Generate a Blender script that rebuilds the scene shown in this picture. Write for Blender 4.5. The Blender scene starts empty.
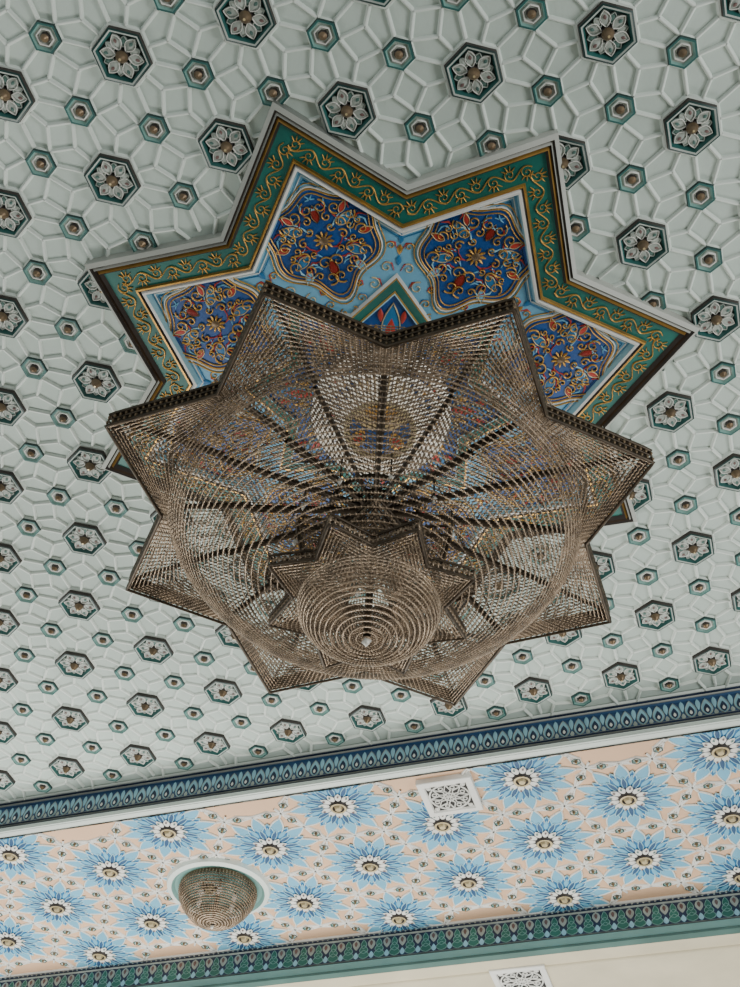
import bpy, math, random
import numpy as np
random.seed(7)
S=0.6; ZO=1.6
pi=math.pi
# ---------------------------------------------------------------- camera fit
F,YAW,PIT,ROL=1080.05,math.radians(-20.3946),math.radians(50.9683),math.radians(4.0526)
H=8.3334
def rot(yaw,pitch,roll):
    f=np.array([math.sin(yaw)*math.cos(pitch),math.cos(yaw)*math.cos(pitch),math.sin(pitch)])
    r0=np.array([math.cos(yaw),-math.sin(yaw),0]); u0=np.cross(r0,f)
    return r0*math.cos(roll)+u0*math.sin(roll), -r0*math.sin(roll)+u0*math.cos(roll), f
# ---------------------------------------------------------------- materials
def lin(c):
    return tuple(((x/255)/12.92 if x/255<=0.04045 else ((x/255+0.055)/1.055)**2.4) for x in c)
MATS={}
def mat(name,rgb,rough=0.6,metal=0.0,var=0.08,scale=3.0,emit=0,bump=0.0,coat=0):
    if name in MATS: return MATS[name]
    m=bpy.data.materials.new(name); m.use_nodes=True
    nt=m.node_tree; b=nt.nodes['Principled BSDF']
    c=lin(rgb)
    tc=nt.nodes.new('ShaderNodeTexCoord'); nz=nt.nodes.new('ShaderNodeTexNoise')
    nz.inputs['Scale'].default_value=scale; nz.inputs['Detail'].default_value=5
    nt.links.new(tc.outputs['Object'],nz.inputs['Vector'])
    cr=nt.nodes.new('ShaderNodeValToRGB')
    cr.color_ramp.elements[0].position=0.3; cr.color_ramp.elements[1].position=0.7
    cr.color_ramp.elements[0].color=(*[x*(1-var) for x in c],1)
    cr.color_ramp.elements[1].color=(*[min(1,x*(1+var)) for x in c],1)
    nt.links.new(nz.outputs['Fac'],cr.inputs['Fac']); nt.links.new(cr.outputs['Color'],b.inputs['Base Color'])
    b.inputs['Roughness'].default_value=rough; b.inputs['Metallic'].default_value=metal
    if coat: b.inputs['Coat Weight'].default_value=coat
    if emit:
        b.inputs['Emission Color'].default_value=(*c,1); b.inputs['Emission Strength'].default_value=emit
    if bump:
        bp=nt.nodes.new('ShaderNodeBump'); bp.inputs['Strength'].default_value=bump; bp.inputs['Distance'].default_value=0.01
        n2=nt.nodes.new('ShaderNodeTexNoise'); n2.inputs['Scale'].default_value=60
        nt.links.new(tc.outputs['Object'],n2.inputs['Vector'])
        nt.links.new(n2.outputs['Fac'],bp.inputs['Height']); nt.links.new(bp.outputs['Normal'],b.inputs['Normal'])
    MATS[name]=m; return m
mat('panel',(184,197,189),0.75,var=0.12,scale=0.5,bump=0.1)
mat('rib',(218,226,218),0.6,var=0.05,scale=0.7)
mat('rimgrey',(176,178,170),0.5,var=0.1,scale=2)
mat('white',(226,225,218),0.5)
mat('cream',(202,192,164),0.7)
mat('peach',(216,178,144),0.7,var=0.08,scale=1)
mat('darkgreen',(22,54,52),0.4,var=0.3,scale=8)
mat('teal',(0,98,88),0.45,var=0.25,scale=5)
mat('tealmute',(38,92,88),0.5,var=0.25,scale=5)
mat('tealpale',(124,166,158),0.5)
mat('darktrim',(50,43,39),0.5,var=0.3,scale=10)
mat('gold',(194,150,78),0.35,0.7,var=0.25,scale=10)
mat('brassdull',(122,102,78),0.4,0.5,var=0.3,scale=12)
mat('goldpale',(200,182,140),0.4,0.4,var=0.2,scale=10)
mat('skyblue',(108,168,198),0.55,var=0.08,scale=2)
mat('petalblue',(112,176,204),0.55,var=0.12,scale=2)
mat('midblue',(36,108,156),0.5,var=0.15,scale=4)
mat('cornblue',(46,82,120),0.5,var=0.15,scale=4)
mat('deepblue',(0,70,138),0.45,var=0.2,scale=6)
mat('navy',(34,48,76),0.5,var=0.2,scale=6)
mat('lightblue',(154,202,218),0.5,var=0.1,scale=3)
mat('red',(172,50,38),0.5,var=0.2,scale=8)
mat('redmute',(108,84,80),0.5,var=0.2,scale=8)
mat('greenleaf',(44,108,94),0.5,var=0.2)
mat('greenmute',(76,108,100),0.5,var=0.2)
mat('petalgrey',(164,172,165),0.5,var=0.2,scale=12)
mat('bead',(152,133,112),0.22,0.42,var=0.45,scale=14)
mat('beadlow',(164,144,122),0.22,0.42,var=0.45,scale=14)
mat('bronze',(72,61,48),0.4,0.5,var=0.4,scale=20)
mat('crystal',(225,222,212),0.15,0.1,var=0.1,scale=8)
mat('lampglow',(235,228,214),0.3,0,var=0.1,scale=8,emit=0.35)
mat('black',(30,28,26),0.7)
mat('carpet',(140,130,116),0.9,var=0.2,scale=1)
# ---------------------------------------------------------------- mesh builder
class MB:
    def __init__(s): s.V=[];s.n=0;s.F=[];s.mats=[]
    def mi(s,m):
        if m not in s.mats: s.mats.append(m)
        return s.mats.index(m)
    def add(s,V,F,m):
        V=np.asarray(V,float).reshape(-1,3); F=np.asarray(F,int)
        if F.ndim==1: F=F[None]
        mm=s.mi(m); s.V.append(V); s.F.append((F+s.n,np.full(len(F),mm))); s.n+=len(V)
    def addm(s,o,offs,fn=None):
        OV=np.concatenate(o.V); k=len(OV); offs=np.asarray(offs,float)
        n=len(offs)
        V=(OV[None]+offs[:,None,:]).reshape(-1,3)
        base=s.n; s.V.append(V); s.n+=len(V)
        for F,M in o.F:
            mm=np.array([s.mi(o.mats[i]) for i in range(len(o.mats))])[M]
            FF=(F[None]+(np.arange(n)*k)[:,None,None]+base).reshape(-1,F.shape[1])
            s.F.append((FF,np.tile(mm,n)))
    def build(s,name,parent=None,fn=None,smooth=False):
        V=np.concatenate(s.V)
        if fn is not None: V=fn(V)
        V=V*S+np.array([0,0,ZO])
        me=bpy.data.meshes.new(name)
        me.vertices.add(len(V)); me.vertices.foreach_set('co',V.astype(np.float32).ravel())
        loops=np.concatenate([F.ravel() for F,_ in s.F]); tot=np.concatenate([np.full(len(F),F.shape[1]) for F,_ in s.F])
        M=np.concatenate([m for _,m in s.F]); st=np.concatenate([[0],np.cumsum(tot)[:-1]])
        me.loops.add(len(loops)); me.loops.foreach_set('vertex_index',loops.astype(np.int32))
        me.polygons.add(len(tot)); me.polygons.foreach_set('loop_start',st.astype(np.int32)); me.polygons.foreach_set('loop_total',tot.astype(np.int32))
        me.polygons.foreach_set('material_index',M.astype(np.int32))
        if smooth: me.polygons.foreach_set('use_smooth',np.ones(len(tot),bool))
        for m in s.mats: me.materials.append(MATS[m])
        me.update(calc_edges=True); me.validate()
        ob=bpy.data.objects.new(name,me); bpy.context.scene.collection.objects.link(ob)
        if parent: ob.parent=parent
        return ob
def empty(name,loc=(0,0,0)):
    e=bpy.data.objects.new(name,None); bpy.context.scene.collection.objects.link(e); return e
# canonical: plane xy, protrusion = -z
def ribbon(mb,pts,w,z0,h,m,closed=False,top=0.55):
    P=np.asarray(pts,float); n=len(P)
    if closed: T=np.roll(P,-1,0)-np.roll(P,1,0)
    else:
        T=np.gradient(P,axis=0)
    T/=np.linalg.norm(T,axis=1)[:,None]+1e-9; N=np.stack([-T[:,1],T[:,0]],1)
    w=np.broadcast_to(np.asarray(w,float),(n,))[:,None]/2
    def z(a): return np.full((n,1),a)
    V=np.stack([np.hstack([P+N*w,z(z0)]),np.hstack([P+N*w*top,z(z0-h)]),np.hstack([P-N*w*top,z(z0-h)]),np.hstack([P-N*w,z(z0)])],1).reshape(-1,3)
    idx=np.arange(n if closed else n-1); nx=(idx+1)%n
    F=[]
    for a,b in ((0,1),(1,2),(2,3)):
        F.append(np.stack([idx*4+a,idx*4+b,nx*4+b,nx*4+a],1))
    mb.add(V,np.concatenate(F),m)
def poly(mb,P,z,m):
    P=np.asarray(P,float); mb.add(np.hstack([P,np.full((len(P),1),z)]),np.arange(len(P)),m)
def loft(mb,A,za,B,zb,m):
    A=np.asarray(A,float);B=np.asarray(B,float);n=len(A)
    V=np.concatenate([np.hstack([A,np.full((n,1),za)]),np.hstack([B,np.full((n,1),zb)])])
    i=np.arange(n);j=(i+1)%n
    mb.add(V,np.stack([i,j,j+n,i+n],1),m)
def fan(mb,C,P,zc,zp,m,closed=True):
    P=np.asarray(P,float);n=len(P)
    V=np.vstack([[C[0],C[1],zc],np.hstack([P,np.full((n,1),zp)])])
    i=np.arange(n if closed else n-1); mb.add(V,np.stack([np.zeros(len(i),int),i+1,(i+1)%n+1],1),m)
def ngon(n,r,ph=0,c=(0,0)):
    a=ph+np.arange(n)*2*pi/n; return np.stack([c[0]+r*np.cos(a),c[1]+r*np.sin(a)],1)
def petal(mb,r0,r1,w,ang,z0,h,m,edge=None,ew=0.012,c=(0,0),ridge=True,pk=0.5):
    t=np.linspace(0,1,9) 
    ww=w/2*np.sin(pi*t**(math.log(0.5)/math.log(pk)))
    x=r0+(r1-r0)*t
    up=np.stack([x,ww],1); dn=np.stack([x,-ww],1)[::-1][1:-1]
    P=np.vstack([up,dn]); ca,sa=math.cos(ang),math.sin(ang)
    R_=np.array([[ca,sa],[-sa,ca]]); P=P@R_+np.array(c)
    C=np.array([r0+(r1-r0)*pk,0])@R_+np.array(c)
    fan(mb,C,P,z0-h,z0-h*0.35,m) 
    if edge: ribbon(mb,P,ew,z0,h*0.9,edge,closed=True)
def spiral(c,r,a0,turns,d=1,n=16,tail=0):
    t=np.linspace(0,1,n); rr=r*(1-0.85*t); a=a0+d*turns*2*pi*t
    return np.stack([c[0]+rr*np.cos(a),c[1]+rr*np.sin(a)],1)
# ---------------------------------------------------------------- MAIN CEILING
OX,OY=-2.8919,1.7741
SC=np.array([-1.905,5.264]); SR=2.868; RAT=0.735
def star(R,ratio=RAT,ph=-pi/2,c=SC):
    k=np.arange(16); a=ph+k*pi/8; r=np.where(k%2==0,R,R*ratio)
    return np.stack([c[0]+r*np.cos(a),c[1]+r*np.sin(a)],1)
def instar(p,R=SR*0.985):
    d=p-SC; r=math.hypot(*d); a=(math.atan2(d[1],d[0])+pi/2)%(pi/4)
    if a>pi/8: a=pi/4-a
    A=np.array([R,0]);B=RAT*R*np.array([math.cos(pi/8),math.sin(pi/8)])
    q=r*np.array([math.cos(a),math.sin(a)]); e=B-A
    return (e[0]*(q-A)[1]-e[1]*(q-A)[0])>0
X0,X1,Y0,Y1,Y2=-13.5,7.0,-3.0,10.119,13.40
ceil=MB()
poly(ceil,[(X0,Y0),(X1,Y0),(X1,Y1+0.3),(X0,Y1+0.3)],H,'panel')
poly(ceil,[(X0,Y0),(X1,Y0),(X1,Y1+0.3),(X0,Y1+0.3)],H+0.3,'panel')
ceil_ob=ceil.build('ceiling')
fl_=MB(); zf=-ZO/S
poly(fl_,[(X0-4,Y0-4),(X1+4,Y0-4),(X1+4,Y2+9),(X0-4,Y2+9)],zf,'carpet'); fl_.build('floor')
rib=MB(); boss=MB()
def hexP(r,ph=pi/2): return ngon(6,r,ph)
big=MB()
loft(big,hexP(.262),H,hexP(.248),H-.03,'rib')
loft(big,hexP(.248),H-.03,hexP(.232),H-.03,'rib')
loft(big,hexP(.232),H-.03,hexP(.225),H-.07,'darktrim')
loft(big,hexP(.225),H-.07,hexP(.210),H-.075,'darkgreen')
loft(big,hexP(.210),H-.075,hexP(.196),H-.07,'petalgrey')
loft(big,hexP(.196),H-.07,hexP(.176),H-.02,'tealmute')
poly(big,hexP(.178),H-.02,'darkgreen')
for k in range(6):
    a=pi/2+k*pi/3
    petal(big,.045,.168,.080,a,H-.02,.03,'petalgrey',edge='white',ew=.008)
    petal(big,.07,.15,.055,a+pi/6,H-.02,.028,'greenmute' if k%2 else 'petalgrey',edge='petalgrey',ew=.008)
    petal(big,.10,.14,.026,a,H-.045,.012,'redmute' if k%2 else 'greenmute')
loft(big,ngon(10,.055),H-.02,ngon(10,.048),H-.06,'darktrim')
loft(big,ngon(10,.048),H-.06,ngon(10,.034),H-.09,'brassdull'); loft(big,ngon(10,.034),H-.09,ngon(10,.01),H-.12,'brassdull'); poly(big,ngon(10,.01),H-.12,'goldpale')
sm=MB()
loft(sm,hexP(.140),H,hexP(.128),H-.025,'rib')
loft(sm,hexP(.128),H-.025,hexP(.120),H-.05,'darkgreen')
loft(sm,hexP(.120),H-.05,hexP(.104),H-.05,'tealmute')
loft(sm,hexP(.104),H-.05,hexP(.090),H-.02,'tealpale'); poly(sm,hexP(.092),H-.02,'petalgrey')
ribbon(sm,ngon(6,.066,pi/2),.014,H-.02,.02,'white',closed=True)
loft(sm,ngon(8,.04),H-.02,ngon(8,.033),H-.055,'darktrim'); loft(sm,ngon(8,.033),H-.055,ngon(8,.008),H-.08,'brassdull'); poly(sm,ngon(8,.008),H-.08,'brassdull')
bo=[];so=[]
RW=.036; RH=.028
for j in range(-7,12):
    for i in range(-14,18):
        c=np.array([OX+i-0.5*j,OY+j*math.sqrt(3)/2])
        if not(X0<c[0]<X1 and Y0<c[1]<Y1+.1): continue
        if not instar(c) and c[1]<Y1-.1: bo.append((c[0],c[1],0))
        for k in range(6):
            a=pi/6+k*pi/3; d=np.array([math.cos(a),math.sin(a)])
            p0=c+d*.25;p1=c+d*.45
            if not instar((p0+p1)/2): ribbon(rib,[p0,p1],RW,H,RH,'rib',top=.4)
            a=k*pi/3; d=np.array([math.cos(a),math.sin(a)])
            p0=c+d*.22;p1=c+d*.37; n=np.array([-d[1],d[0]])
            if not instar((p0+p1)/2):
                ribbon(rib,[p0,p1],RW,H,RH,'rib',top=.4)
                for s_ in (1,-1): 
                    ribbon(rib,[p1,c+d*.5+n*.165*s_],RW,H,RH,'rib',top=.4)
        for k in (0,1):
            a=pi/6+k*pi/3; q=c+.57735*np.array([math.cos(a),math.sin(a)])
            if not instar(q) and q[1]<Y1-.05: so.append((q[0],q[1],0))
boss.addm(big,bo); boss.addm(sm,so)
clipY=lambda V:np.column_stack([V[:,0],np.minimum(V[:,1],Y1+.02),V[:,2]])
rib.build('rib_lattice',ceil_ob,clipY); boss.build('hexagonal_bosses',ceil_ob,clipY)
# ---------------------------------------------------------------- STAR MEDALLION
st=MB()
def band(s0,z0,s1,z1,m): loft(st,star(SR*s0),H-z0,star(SR*s1),H-z1,m)
band(1.0,0,1.0,.10,'rimgrey'); band(1.0,.10,.982,.13,'rimgrey'); band(.982,.13,.974,.10,'darktrim')
band(.974,.10,.966,.13,'rimgrey'); band(.966,.13,.960,.10,'darktrim'); band(.960,.10,.950,.14,'gold'); band(.950,.14,.938,.10,'darktrim')
band(.938,.10,.840,.10,'teal')
band(.840,.10,.836,.13,'gold'); band(.836,.13,.828,.13,'gold'); band(.828,.13,.822,.10,'darktrim'); band(.822,.10,.815,.13,'white'); band(.815,.13,.804,.12,'white')
band(.804,.12,.795,.045,'lightblue')
fan(st,SC,star(SR*.796),H-.045,H-.045,'skyblue')
for s_,w_,m_ in ((.782,.014,'white'),(.768,.010,'midblue')): ribbon(st,star(SR*s_),w_,H-.045,.012,m_,closed=True)
A0=star(SR*.889)
for k in range(16):
    A,B=A0[k],A0[(k+1)%16]; L=np.linalg.norm(B-A); e=(B-A)/L; n=np.array([-e[1],e[0]])
    loc=lambda P:A+np.outer(P[:,0],e)+np.outer(P[:,1],n)
    t=np.linspace(.02,L-.02,60); nw=4; ph=2*pi*nw*(t/L)
    ribbon(st,loc(np.stack([t,.042*np.sin(ph)],1)),.010,H-.10,.014,'gold')
    for q in range(8):
        x=L*(q+.5)/8; sg=1 if q%2==0 else -1
        ribbon(st,loc(spiral((x,-sg*.010),.050,sg*pi/2,1.3,sg if k%2 else -sg,n=20)),np.linspace(.009,.004,20),H-.10,.012,'gold')
        for da in (-.9,-.3,.3,.9):
            a=-sg*pi/2+da; b=np.array([x,-sg*.015]); d=np.array([math.cos(a),math.sin(a)])
            ribbon(st,loc(np.array([b+d*.02,b+d*.045,b+d*.072])),[.004,.011,.003],H-.10,.012,'gold')
# medallions
MS=.385
def medr(th):
    th=np.asarray(th)%(2*pi); di=np.abs(th-pi); do=np.minimum(th,2*pi-th)
    return MS*(1+.05*np.cos(6*th))+.13*np.exp(-(di/.26)**2)+.035*np.exp(-(do/.2)**2)+.03*np.exp(-((np.minimum(np.abs(th-.95),np.abs(th-2*pi+.95)))/.35)**2)
def medshape(scale=1.0,n=84):
    th=np.linspace(0,2*pi,n,endpoint=False); r=medr(th)*scale
    return np.stack([r*np.cos(th),1.13*r*np.sin(th)],1)
rnd=random.Random(3)
def inm(u,v,s=.9):
    a=math.atan2(v/1.13,u); return math.hypot(u,v/1.13)<float(medr(a))*s
pts=[];tries=0
while len(pts)<24 and tries<8000:
    tries+=1; u=rnd.uniform(-.5,.5); v=rnd.uniform(.04,.5); r=rnd.uniform(.032,.068)
    if not inm(u*(1+r/.5),v*(1+r/.5),.93) or math.hypot(u,v)<.1+r: continue
    if any(math.hypot(u-a,v-b)<(r+c)*.95 for a,b,c in pts): continue
    pts.append((u,v,r))
spir=[(u,v,r,rnd.uniform(0,2*pi),rnd.choice((-1,1))) for u,v,r in pts]
strk=[]
for _ in range(80):
    u=rnd.uniform(-.5,.5);v=rnd.uniform(.02,.48);a=rnd.uniform(0,2*pi)
    if inm(u,v,.86) and math.hypot(u,v)>.1: strk.append((u,v,a,rnd.choice(['red','lightblue','skyblue','skyblue','skyblue','lightblue','red','midblue']),rnd.uniform(.06,.11)))
# bold petal groups inside the medallion (u,v,len,width,angle,colour)
bold=[(.16,.0,.16,.07,0,'red'),(-.18,.0,.2,.08,pi,'red'),(.1,.16,.17,.08,1.0,'midblue'),(-.1,.17,.17,.08,2.2,'midblue'),(.0,.30,.13,.06,1.57,'red'),(.2,.2,.12,.05,.7,'red'),(-.24,.2,.13,.06,2.6,'skyblue')]
zp=H-.045
def medallion(c,ang):
    ca,sa=math.cos(ang),math.sin(ang)
    tr=lambda P:np.stack([c[0]+P[:,0]*ca-P[:,1]*sa,c[1]+P[:,0]*sa+P[:,1]*ca],1)
    ribbon(st,tr(medshape(1.16)),.010,zp,.016,'gold',closed=True)
    ribbon(st,tr(medshape(1.09)),.012,zp,.020,'white',closed=True)
    ribbon(st,tr(medshape(1.05)),.014,zp,.024,'gold',closed=True)
    fan(st,c,tr(medshape(1.04)),zp-.012,zp-.012,'deepblue')
    ribbon(st,tr(medshape(.97)),.009,zp-.012,.014,'gold',closed=True)
    for sg in (1,-1):
        for u,v,l,w_,a,m_ in bold:
            t=np.linspace(0,1,7); x=l*t; y=w_/2*np.sin(pi*t**.8)
            P=np.vstack([np.stack([x,y],1),np.stack([x,-y],1)[::-1][1:-1]])
            aa=sg*a; P=np.stack([u+P[:,0]*math.cos(aa)-P[:,1]*math.sin(aa),sg*v+P[:,0]*math.sin(aa)+P[:,1]*math.cos(aa)],1)
            cc=P.mean(0); fan(st,tr(cc[None])[0],tr(P),zp-.026,zp-.018,m_); ribbon(st,tr(P),.008,zp-.012,.014,'goldpale',closed=True)
        for u,v,a,m_,l in strk:
            P=np.array([(u,v),(u+l*.5*math.cos(a),v+l*.5*math.sin(a)),(u+l*math.cos(a+.4),v+l*math.sin(a+.4))]); P[:,1]*=sg
            ribbon(st,tr(P),[.005,.018,.003],zp-.012,.012,m_)
        for u,v,r,a,d in spir:
            P=spiral((u,sg*v),r,sg*a,1.2,sg*d); ribbon(st,tr(P),np.linspace(.013,.005,16),zp-.014,.018,'gold')
    for k in range(10):
        a=k*pi/5; P=np.array([(.03*math.cos(a),.03*math.sin(a)),(.06*math.cos(a),.06*math.sin(a)),(.085*math.cos(a),.085*math.sin(a))])
        ribbon(st,tr(P),[.01,.026,.004],zp-.012,.02,'gold')
    fan(st,c,tr(ngon(12,.04)),zp-.05,zp-.03,'brassdull')
    for sg in (1,-1):
        for (u,v,r,a,d) in ((-.50,.28,.06,0,1),(-.60,.14,.045,2,-1),(-.38,.43,.05,1,-1),(.44,.40,.045,4,1),(.55,.14,.04,3,-1),(-.70,.05,.035,0,1),(-.2,.52,.04,5,1),(.12,.53,.04,2,-1),(-.64,.26,.04,3,1),(.3,.52,.035,1,1),(.54,.28,.035,5,-1),(-.46,.16,.03,2,1)):
            ribbon(st,tr(spiral((u,sg*v),r,sg*a,1.2,sg*d)),np.linspace(.012,.004,16),zp,.012,'gold' if r<.05 else 'goldpale')
            P=np.array([(u+r,sg*v),(u+r*.4,sg*(v+r)),(u-r,sg*(v+r))]); ribbon(st,tr(P),[.006,.015,.003],zp,.01,'midblue' if int(r*1000)%2 else 'red')
for k in range(8):
    a=-pi/2+k*pi/4; medallion(SC+1.66*np.array([math.cos(a),math.sin(a)]),a)
    a+=pi/8
    for r_ in (1.42,1.52,1.62):
        petal(st,r_-.05,r_+.05,.05,a,zp,.02,'midblue' if r_!=1.52 else 'gold',c=SC)
cs=lambda R:star(R,.72,-pi/2+pi/8)
loft(st,cs(1.30),zp,cs(1.28),zp-.05,'white'); loft(st,cs(1.28),zp-.05,cs(1.26),zp-.05,'gold')
loft(st,cs(1.26),zp-.05,cs(1.15),zp-.04,'teal'); loft(st,cs(1.15),zp-.04,cs(1.135),zp-.06,'gold'); loft(st,cs(1.135),zp-.06,cs(1.12),zp-.06,'lightblue')
fan(st,SC,cs(1.12),zp-.03,zp-.03,'deepblue')
for k in range(8):
    a0=-pi/2+pi/8+k*pi/4
    for r0,r1,w,dm,m_ in ((.55,1.03,.16,0,'midblue'),(.62,.90,.09,0,'red'),(.35,.62,.14,pi/8,'gold'),(.4,.56,.08,pi/8,'red'),(.66,.82,.05,.16,'gold'),(.66,.82,.05,-.16,'gold'),(.6,.78,.08,.26,'midblue'),(.6,.78,.08,-.26,'midblue'),(.84,.98,.05,.11,'red'),(.84,.98,.05,-.11,'red')):
        petal(st,r0,r1,w,a0+dm,zp-.03,.02 if m_!='red' else .035,m_,c=SC,edge='goldpale' if m_=='midblue' else None)
st_root=empty('star_ceiling_medallion'); st.build('star_relief',st_root)
# ---------------------------------------------------------------- CORNICE + SOFFIT
ZS=7.791
def facemap(Y):
    return lambda V:np.column_stack([V[:,0],Y+V[:,2],V[:,1]])
def strip(mb,b0,b1,d,m):
    P=[(X0,b0),(X1,b0),(X1,b1),(X0,b1)]
    k_=min(.01,d*.3)
    Q=[(X0,b0+k_),(X1,b0+k_),(X1,b1-k_),(X0,b1-k_)]
    loft(mb,P,0,Q,-d,m); poly(mb,Q,-d,m)
co=MB()
strip(co,ZS-.01,H,.002,'cornblue')
strip(co,8.305,8.33,.08,'rib'); strip(co,8.285,8.303,.05,'navy'); strip(co,8.262,8.284,.04,'rimgrey'); strip(co,8.24,8.26,.03,'cornblue')
strip(co,7.975,7.99,.03,'rimgrey'); strip(co,7.945,7.972,.05,'navy'); strip(co,7.925,7.943,.05,'rimgrey'); strip(co,7.895,7.922,.05,'navy'); strip(co,7.79,7.89,.08,'rib'); strip(co,7.80,7.83,.10,'rib')
u=MB()
def drop(mb,cx,b0,b1,w,m,z0,h,edge=None,flip=False):
    t=np.linspace(0,1,9); ww=w/2*np.sin(pi*t)**.8*(1.25-.6*t); yy=b0+(b1-b0)*t
    if flip: yy=b1-(b1-b0)*t
    P=np.vstack([np.stack([cx+ww,yy],1),np.stack([cx-ww,yy],1)[::-1][1:-1]])
    fan(mb,(cx,(b0+b1)/2),P,z0-h,z0-h*.6,m)
    if edge: ribbon(mb,P,.010,z0,h*1.1,edge,closed=True)
drop(u,0,7.995,8.23,.13,'lightblue',0,.012,'petalgrey'); drop(u,0,8.01,8.16,.08,'navy',-.008,.012); drop(u,0,8.03,8.09,.035,'white',-.018,.01)
drop(u,.09,8.08,8.24,.055,'lightblue',0,.015,flip=True); drop(u,.09,7.99,8.07,.05,'petalgrey',0,.015)
co.addm(u,[(x,0,0) for x in np.arange(X0+.1,X1-.1,.18)])
co.build('trim_1',None,facemap(Y1))
ZB=7.20
bm=MB()
strip(bm,ZB,ZS+.02,.002,'navy')
strip(bm,7.765,7.80,.05,'white'); strip(bm,7.735,7.762,.03,'navy')
for x in np.arange(X0+.05,X1,.075): poly(bm,ngon(6,.014,0,(x,7.748)),-.034,'petalgrey')
strip(bm,7.71,7.732,.03,'petalgrey')
strip(bm,7.40,7.42,.03,'petalgrey'); strip(bm,7.37,7.395,.04,'navy'); strip(bm,7.25,7.365,.09,'tealpale'); strip(bm,7.20,7.248,.12,'greenmute')
u=MB()
for b0,b1,w in ((7.43,7.55,.15),(7.50,7.62,.12),(7.57,7.70,.08)): drop(u,0,b0,b1,w,'greenleaf',0,.012,'tealpale')
drop(u,.11,7.56,7.70,.10,'petalgrey',0,.012,'petalgrey',flip=True); drop(u,.11,7.60,7.68,.045,'redmute',-.01,.01,flip=True)
drop(u,.11,7.43,7.53,.07,'lightblue',0,.012)
bm.addm(u,[(x,0,0) for x in np.arange(X0+.1,X1-.1,.22)])
bm.build('trim_2',None,facemap(Y2))
so_=MB()
poly(so_,[(X0,Y1),(X1,Y1),(X1,Y2+.3),(X0,Y2+.3)],ZS,'peach')
fl=MB()
for k in range(12):
    a=k*pi/6
    petal(fl,.24,.645,.165,a,ZS-.004,.020,'petalblue',edge='white',ew=.018,pk=.45)
    petal(fl,.12,.50,.15,a+pi/12,ZS-.012,.016,'midblue',edge='lightblue',ew=.015,pk=.5)
    petal(fl,.24,.44,.06,a+pi/12,ZS-.026,.008,'petalblue')
    petal(fl,.14,.40,.06,a,ZS-.022,.012,'cornblue',edge='lightblue',ew=.010)
fan(fl,(0,0),ngon(24,.20),ZS-.036,ZS-.032,'navy')
for k in range(12):
    petal(fl,.09,.25,.08,k*pi/6+pi/12,ZS-.034,.02,'white'); petal(fl,.18,.225,.026,k*pi/6+pi/12,ZS-.054,.006,'redmute' if k%2 else 'greenmute')
loft(fl,ngon(16,.115),ZS-.04,ngon(16,.10),ZS-.075,'darktrim'); loft(fl,ngon(16,.10),ZS-.075,ngon(16,.075),ZS-.075,'goldpale')
loft(fl,ngon(16,.075),ZS-.075,ngon(16,.055),ZS-.05,'darktrim'); loft(fl,ngon(16,.055),ZS-.05,ngon(16,.035),ZS-.09,'goldpale'); poly(fl,ngon(16,.035),ZS-.09,'goldpale')
stud=MB()
loft(stud,ngon(6,.072,pi/2),ZS,ngon(6,.062,pi/2),ZS-.025,'white'); loft(stud,ngon(6,.062,pi/2),ZS-.025,ngon(6,.046,pi/2),ZS-.025,'darkgreen'); loft(stud,ngon(6,.046,pi/2),ZS-.025,ngon(6,.034,pi/2),ZS-.01,'tealpale'); poly(stud,ngon(6,.035,pi/2),ZS-.011,'petalgrey')
loft(stud,ngon(6,.024),ZS-.01,ngon(6,.010),ZS-.045,'brassdull'); poly(stud,ngon(6,.010),ZS-.045,'gold')
fo=[];sto=[]
for m in range(-6,5):
    for k in range(-1,7):
        c=np.array([-1.75+2.25*m+(1.125 if k%2 else 0),10.44+.652*k])
        if not(X0+.5<c[0]<X1-.5): continue
        if 10.0<c[1]<13.7: fo.append((c[0],c[1],0))
        for q in range(6):
            a=pi/6+q*pi/3; d=np.array([math.cos(a),math.sin(a)]); n=np.array([-d[1],d[0]])
            if q<3: 
                M=c+d*.65
                ribbon(so_,[M-n*.12,M+n*.12],.026,ZS,.022,'white')
                sto+= [(*(M+n*.20),0),(*(M-n*.20),0)]
            b=q*pi/3; e=np.array([math.cos(b),math.sin(b)]); V=c+e*.75
            ribbon(so_,[c+e*.64,V],.028,ZS,.022,'white')
            for dd in (-1,1):
                g=c+.645*np.array([math.cos(b+dd*pi/6),math.sin(b+dd*pi/6)])
                hq=c+.63*np.array([math.cos(b+dd*.25),math.sin(b+dd*.25)])
                ribbon(so_,[g,hq,V],.026,ZS,.022,'white')
sto=[s for s in sto if Y1+.05<s[1]<Y2-.05 and X0<s[0]<X1]
so_.addm(fl,fo); so_.addm(stud,sto)
sof=so_.build('ceiling_soffit',None,lambda V:np.column_stack([V[:,0],np.clip(V[:,1],Y1-.005,Y2-.002),V[:,2]]))
cr=MB(); poly(cr,[(X0,Y2-.01),(X1,Y2-.01),(X1,Y2+5),(X0,Y2+5)],ZB,'cream')
ribbon(cr,[(X0,Y2+.28),(X1,Y2+.28)],.05,ZB,.03,'cream')
cr.build('ceiling_outer')
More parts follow.
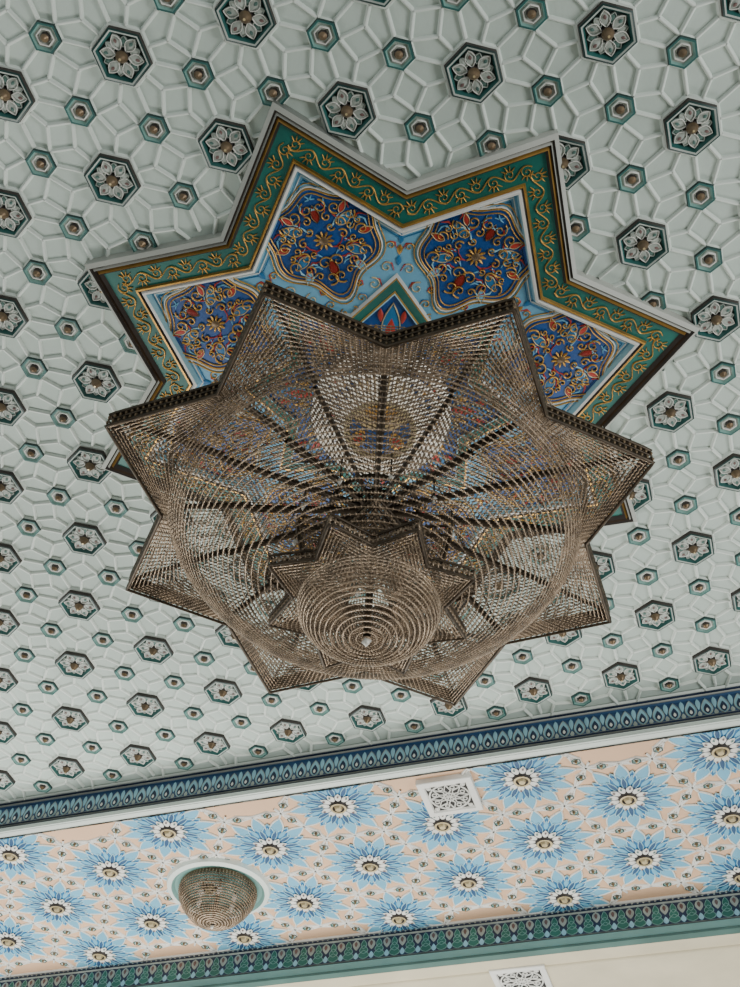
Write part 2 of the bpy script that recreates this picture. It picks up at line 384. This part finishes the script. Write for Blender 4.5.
# ---------------------------------------------------------------- VENTS
def vent(name,cx,cy,w,z,ang=0):
    v=MB(); sq=lambda r:np.array([(-r,-r),(r,-r),(r,r),(-r,r)])
    loft(v,sq(w/2),z+.08,sq(w/2),z-.02,'white')
    loft(v,sq(w/2),z-.02,sq(w/2-.005),z-.03,'white'); loft(v,sq(w/2-.005),z-.03,sq(w/2-.075),z-.035,'white'); loft(v,sq(w/2-.075),z-.035,sq(w/2-.085),z-.01,'white')
    poly(v,sq(w/2-.08),z-.008,'black')
    g=w/2-.085
    rb=lambda P,ww,cl=False: ribbon(v,P,ww,z-.010,.012,'white',closed=cl)
    rb(ngon(24,g*.98),.020,True); rb(ngon(16,g*.28),.018,True)
    for k in range(8):
        a=k*pi/4; d=np.array([math.cos(a),math.sin(a)]); n=np.array([-d[1],d[0]])
        rb([d*g*.28,d*g*.5+n*g*.16,d*g*.95],.014); rb([d*g*.28,d*g*.5-n*g*.16,d*g*.95],.014)
        e=np.array([math.cos(a+pi/8),math.sin(a+pi/8)])
        rb(ngon(8,g*.11,0,e*g*.75),.012,True)
        rb([d*g*.0,d*g*.28],.012)
    for sx in (-1,1):
        for sy in (-1,1):
            rb([(sx*g*.68,sy*g*.68),(sx*g,sy*g)],.018); rb(ngon(8,g*.1,0,(sx*g*.84,sy*g*.84)),.014,True)
    return v.build(name,None,lambda V:V+np.array([cx,cy,0]))
vent('air_vent_grille',-2.64,10.54,.66,ZS-.045)
vent('air_vent_grille.001',-2.55,13.98,.74,ZB)
# ---------------------------------------------------------------- CHANDELIER
def tube(mb,P,r,m,sides=4,closed=False):
    P=np.asarray(P,float); n=len(P)
    T=(np.roll(P,-1,0)-np.roll(P,1,0)) if closed else np.gradient(P,axis=0)
    T/=np.linalg.norm(T,axis=1)[:,None]+1e-9
    ref=np.where(np.abs(T[:,2:3])>.9,np.array([[1.,0,0]]),np.array([[0,0,1.]]))
    A=np.cross(T,ref); A/=np.linalg.norm(A,axis=1)[:,None]+1e-9; B=np.cross(T,A)
    r=np.broadcast_to(np.asarray(r,float),(n,))[:,None]
    V=np.stack([P+r*(A*math.cos(2*pi*k/sides)+B*math.sin(2*pi*k/sides)) for k in range(sides)],1).reshape(-1,3)
    i=np.arange(n if closed else n-1); j=(i+1)%n; F=[]
    for k in range(sides):
        l=(k+1)%sides; F.append(np.stack([i*sides+k,i*sides+l,j*sides+l,j*sides+k],1))
    mb.add(V,np.concatenate(F),m)
def beads(mb,C,D,ln,rad,m):
    C=np.asarray(C);D=np.asarray(D); n=len(C)
    if n==0: return
    D=D/(np.linalg.norm(D,axis=1)[:,None]+1e-9)
    ref=np.where(np.abs(D[:,2:3])>.9,np.array([[1.,0,0]]),np.array([[0,0,1.]]))
    A=np.cross(D,ref); A/=np.linalg.norm(A,axis=1)[:,None]+1e-9; B=np.cross(D,A)
    V=np.stack([C+D*ln/2,C-D*ln/2,C+A*rad,C+B*rad,C-A*rad,C-B*rad],1).reshape(-1,3)
    t=np.array([(0,2,3),(0,3,4),(0,4,5),(0,5,2),(1,3,2),(1,4,3),(1,5,4),(1,2,5)])
    mb.add(V,(t[None]+(np.arange(n)*6)[:,None,None]).reshape(-1,3),m)
def net(mb,G,ln,rad,wire,m,skip=None,ring_every=1):
    nr,ns,_=G.shape
    D=np.gradient(G,axis=0)
    mask=np.ones((nr,ns),bool)
    if skip is not None:
        rr=np.hypot(G[...,0]-SC[0],G[...,1]-SC[1])
        mask&=~((rr<skip)&((np.arange(ns)%2==1)[None]))
        mask&=~((rr<skip*.5)&((np.arange(ns)%4!=0)[None]))
    beads(mb,G[mask],D[mask],ln,rad,m)
    for i in range(0,nr,ring_every): tube(mb,G[i],wire,m,3,True)
def starline(R,ratio,ph,ne):
    c=star(R,ratio,ph); out=[]
    for k in range(16):
        for q in range(ne): out.append(c[k]*(1-q/ne)+c[(k+1)%16]*(q/ne))
    return np.array(out)
ch_root=empty('star_chandelier')
PH=-1.613; CR=2.175; ZC=6.46; BH=.14
net1=MB(); fr=MB()
out=starline(CR,.765,PH,19)
NR=44; G=[]
for i in range(NR):
    t=i/(NR-1)*.95; P=SC+(out-SC)*(1-t); G.append(np.column_stack([P,np.full(len(P),ZC+BH+.14*t)]))
net(net1,np.array(G),.048,.0105,.0055,'bead',skip=.9)
circ=SC+(out-SC)/np.linalg.norm(out-SC,axis=1)[:,None]*1.5; G=[]
for i in range(17):
    t=i/16; P=out*(1-t)+circ*t; G.append(np.column_stack([P,np.full(len(P),ZC-.06*t)]))
net(net1,np.array(G),.036,.0115,.006,'bead')
net1.build('bead_star_canopy',ch_root)
ob=starline(CR*1.012,.765,PH,19)
for z,r in ((ZC+BH,.018),(ZC-.01,.016),(ZC+BH*.5,.010)): tube(fr,np.column_stack([ob,np.full(len(ob),z)]),r,'bronze',4,True)
loft(fr,starline(CR*1.0,.765,PH,19),ZC+BH,starline(CR*1.0,.765,PH,19),ZC,'bronze')
for z in (ZC+.035,ZC+.105):
    C_=np.column_stack([ob,np.full(len(ob),z)]); beads(fr,C_,np.tile([0,0,1.],(len(ob),1)),.06,.015,'brassdull')
for k in range(16):
    a=PH+k*pi/8; R_=CR*(1 if k%2==0 else .765); d=np.array([math.cos(a),math.sin(a)]); n=np.array([-d[1],d[0]])
    wd=.036 if k%2 else .020
    for (r0,w0),(r1,w1) in (((.1,.010),(R_*.6,wd)),((R_*.6,wd),(R_,.010))):
        z0=ZC+.26-.1*r0/R_; z1=ZC+.26-.1*r1/R_-.04
        V=[]
        for rr_,ww_,zz_ in ((r0,w0,z0),(r1,w1,z1)):
            V+= [[*(SC+d*rr_+n*ww_),zz_],[*(SC+d*rr_),zz_-.08*(1-.5*rr_/R_)],[*(SC+d*rr_-n*ww_),zz_]]
        fr.add(V,[(0,1,4,3),(1,2,5,4),(2,0,3,5)],'bronze')
    if k%2: tube(fr,[[*(SC+d*1.6),ZC+.1],[*(SC+d*.5),H-.1]],.008,'bronze',4)
for r_ in (.2,.35): tube(fr,np.column_stack([ngon(64,r_,0,SC),np.full(64,ZC+.24)]),.022,'bronze',4,True)
tube(fr,[[*SC,H-.05],[*SC,5.3]],.03,'bronze',8)
for r0,z0,r1,z1,m_ in ((.3,H-.05,.3,H-.12,'gold'),(.3,H-.12,.15,H-.2,'goldpale'),(.15,H-.2,.03,H-.3,'gold')):
    loft(fr,ngon(32,r0,0,SC),z0,ngon(32,r1,0,SC),z1,m_)
fr.build('brass_frame',ch_root)
bw=MB(); NB=38; ns=224; G=[]
for i in range(NB):
    t=i/(NB-1)*math.radians(72); r=1.69*math.cos(t); z=6.72-1.05*math.sin(t); G.append(np.column_stack([ngon(ns,r,0,SC),np.full(ns,z)]))
net(bw,np.array(G),.034,.0092,.005,'beadlow',skip=.8)
bw.build('bead_bowl',ch_root)
ss=MB()
for R_,z_,ph_,ne,m_ in ((.80,5.64,PH,9,'bead'),(.78,5.82,PH+pi/8,9,'bead')):
    o=starline(R_,.70,ph_,ne); G=[]
    for i in range(15):
        t=i/14*.7; P=SC+(o-SC)*(1-t); G.append(np.column_stack([P,np.full(len(P),z_-.08*t)]))
    net(ss,np.array(G),.034,.012,.0065,m_)
    for dz in (0,.10): tube(ss,np.column_stack([o,np.full(len(o),z_+dz)]),.014,'bronze',4,True)
    tube(ss,np.column_stack([o,np.full(len(o),z_+.05)]),.008,'bead',4,True)
    beads(ss,np.column_stack([o,np.full(len(o),z_+.05)]),np.tile([0,0,1.],(len(o),1)),.11,.014,'bead')
G=[]
for i in range(17):
    t=i/16*pi/2*.97; G.append(np.column_stack([ngon(88,.52*math.cos(t),0,SC),np.full(88,5.58-.31*math.sin(t))]))
net(ss,np.array(G),.030,.0098,.006,'beadlow',skip=.22)
beads(ss,[[*SC,5.25]],[[0,0,1.]],.10,.04,'crystal')
ss.build('lower_star_tiers',ch_root)
lp=MB()
for r_,n_,z_ in ((.62,10,6.35),):
    C_=np.column_stack([ngon(n_,r_,.2,SC),np.full(n_,z_)]); beads(lp,C_,np.tile([0,0,1.],(n_,1)),.12,.026,'crystal')
    for c in C_: tube(lp,[c+[0,0,.05],c+[0,0,.3]],.008,'bronze',4)
for z_,r_ in ((8.12,.60),(8.0,.60),(7.88,.56)): tube(lp,np.column_stack([ngon(64,r_,0,SC),np.full(64,z_)]),.03,'lampglow',6,True)
for k in range(48):
    a=k*2*pi/48; d=np.array([math.cos(a),math.sin(a)])
    tube(lp,[[*(SC+d*.60),8.24],[*(SC+d*.60),8.0],[*(SC+d*.54),7.86],[*(SC+d*.30),7.80]],.022,'lampglow',4)
tube(lp,np.column_stack([ngon(48,.3,0,SC),np.full(48,7.80)]),.03,'goldpale',6,True)
lp.build('lamps',ch_root)
# ---------------------------------------------------------------- SMALL FIXTURE
sc=MB(); c2=(-6.13,11.80)
for r0,z0,r1,z1,m_ in ((.70,ZS-.0,.68,ZS-.07,'rib'),(.68,ZS-.07,.62,ZS-.09,'rib'),(.62,ZS-.09,.58,ZS-.05,'tealpale'),(.58,ZS-.05,.50,ZS-.04,'tealpale')):
    loft(sc,ngon(48,r0,0,c2),z0,ngon(48,r1,0,c2),z1,m_)
poly(sc,ngon(48,.52,0,c2),ZS-.045,'tealpale')
pr=np.array([(.50,7.74),(.515,7.68),(.495,7.59),(.46,7.52),(.415,7.45),(.36,7.39),(.30,7.33),(.23,7.29),(.15,7.26),(.04,7.25)])
tt=np.linspace(0,len(pr)-1,24); rr=np.interp(tt,range(len(pr)),pr[:,0]); zz=np.interp(tt,range(len(pr)),pr[:,1])
G=[np.column_stack([ngon(72,r,0,c2),np.full(72,z)]) for r,z in zip(rr,zz)]
nr_=np.array(G); D=np.gradient(nr_,axis=0)
beads(sc,nr_.reshape(-1,3),D.reshape(-1,3),.036,.016,'beadlow')
for i,g in enumerate(G): tube(sc,g,.009 if i%6 else .014,'brassdull',4,True)
tube(sc,[[*c2,ZS-.04],[*c2,7.24]],.03,'bronze',6); beads(sc,[[*c2,7.21]],[[0,0,1.]],.08,.03,'crystal')
for k in range(6):
    a=k*pi/3; q=[c2[0]+.25*math.cos(a),c2[1]+.25*math.sin(a),7.58]; beads(sc,[q],[[0,0,1.]],.16,.04,'lampglow')
    tube(sc,[[q[0],q[1],7.62],[q[0],q[1],ZS-.04]],.012,'bronze',4)
sc.build('bead_basket_ceiling_lamp')
# ---------------------------------------------------------------- CAMERA / LIGHT
r,u_,f=rot(YAW,PIT,ROL)
from mathutils import Matrix, Vector
cam=bpy.data.cameras.new('camera'); co_=bpy.data.objects.new('camera',cam); bpy.context.scene.collection.objects.link(co_)
M=Matrix(((r[0],u_[0],-f[0],0),(r[1],u_[1],-f[1],0),(r[2],u_[2],-f[2],ZO),(0,0,0,1))); co_.matrix_world=M
cam.sensor_fit='HORIZONTAL'; cam.sensor_width=36; cam.lens=F*36/740; cam.clip_start=.05; cam.clip_end=200
bpy.context.scene.camera=co_
w=bpy.data.worlds.new('world'); bpy.context.scene.world=w; w.use_nodes=True
bg=w.node_tree.nodes['Background']; bg.inputs[0].default_value=(.84,.93,.96,1); bg.inputs[1].default_value=.58
def area(name,loc,target,size,power,col):
    l=bpy.data.lights.new(name,'AREA'); l.energy=power; l.color=col; l.size=size[0]; l.size_y=size[1]; l.shape='RECTANGLE'
    o=bpy.data.objects.new(name,l); bpy.context.scene.collection.objects.link(o); o.location=loc
    o.rotation_euler=(Vector(target)-Vector(loc)).to_track_quat('-Z','Y').to_euler(); return o
area('far_uplight',(-5,7.6,0.6),(-4.5,6.6,6.6),(12,2),860,(1,.99,.95))  # added uplight just above the floor, lights the soffit directly; no window there
area('window_light_side',(7,3,1.5),(-1,3.5,6.6),(5,2.5),430,(1,1,.98))
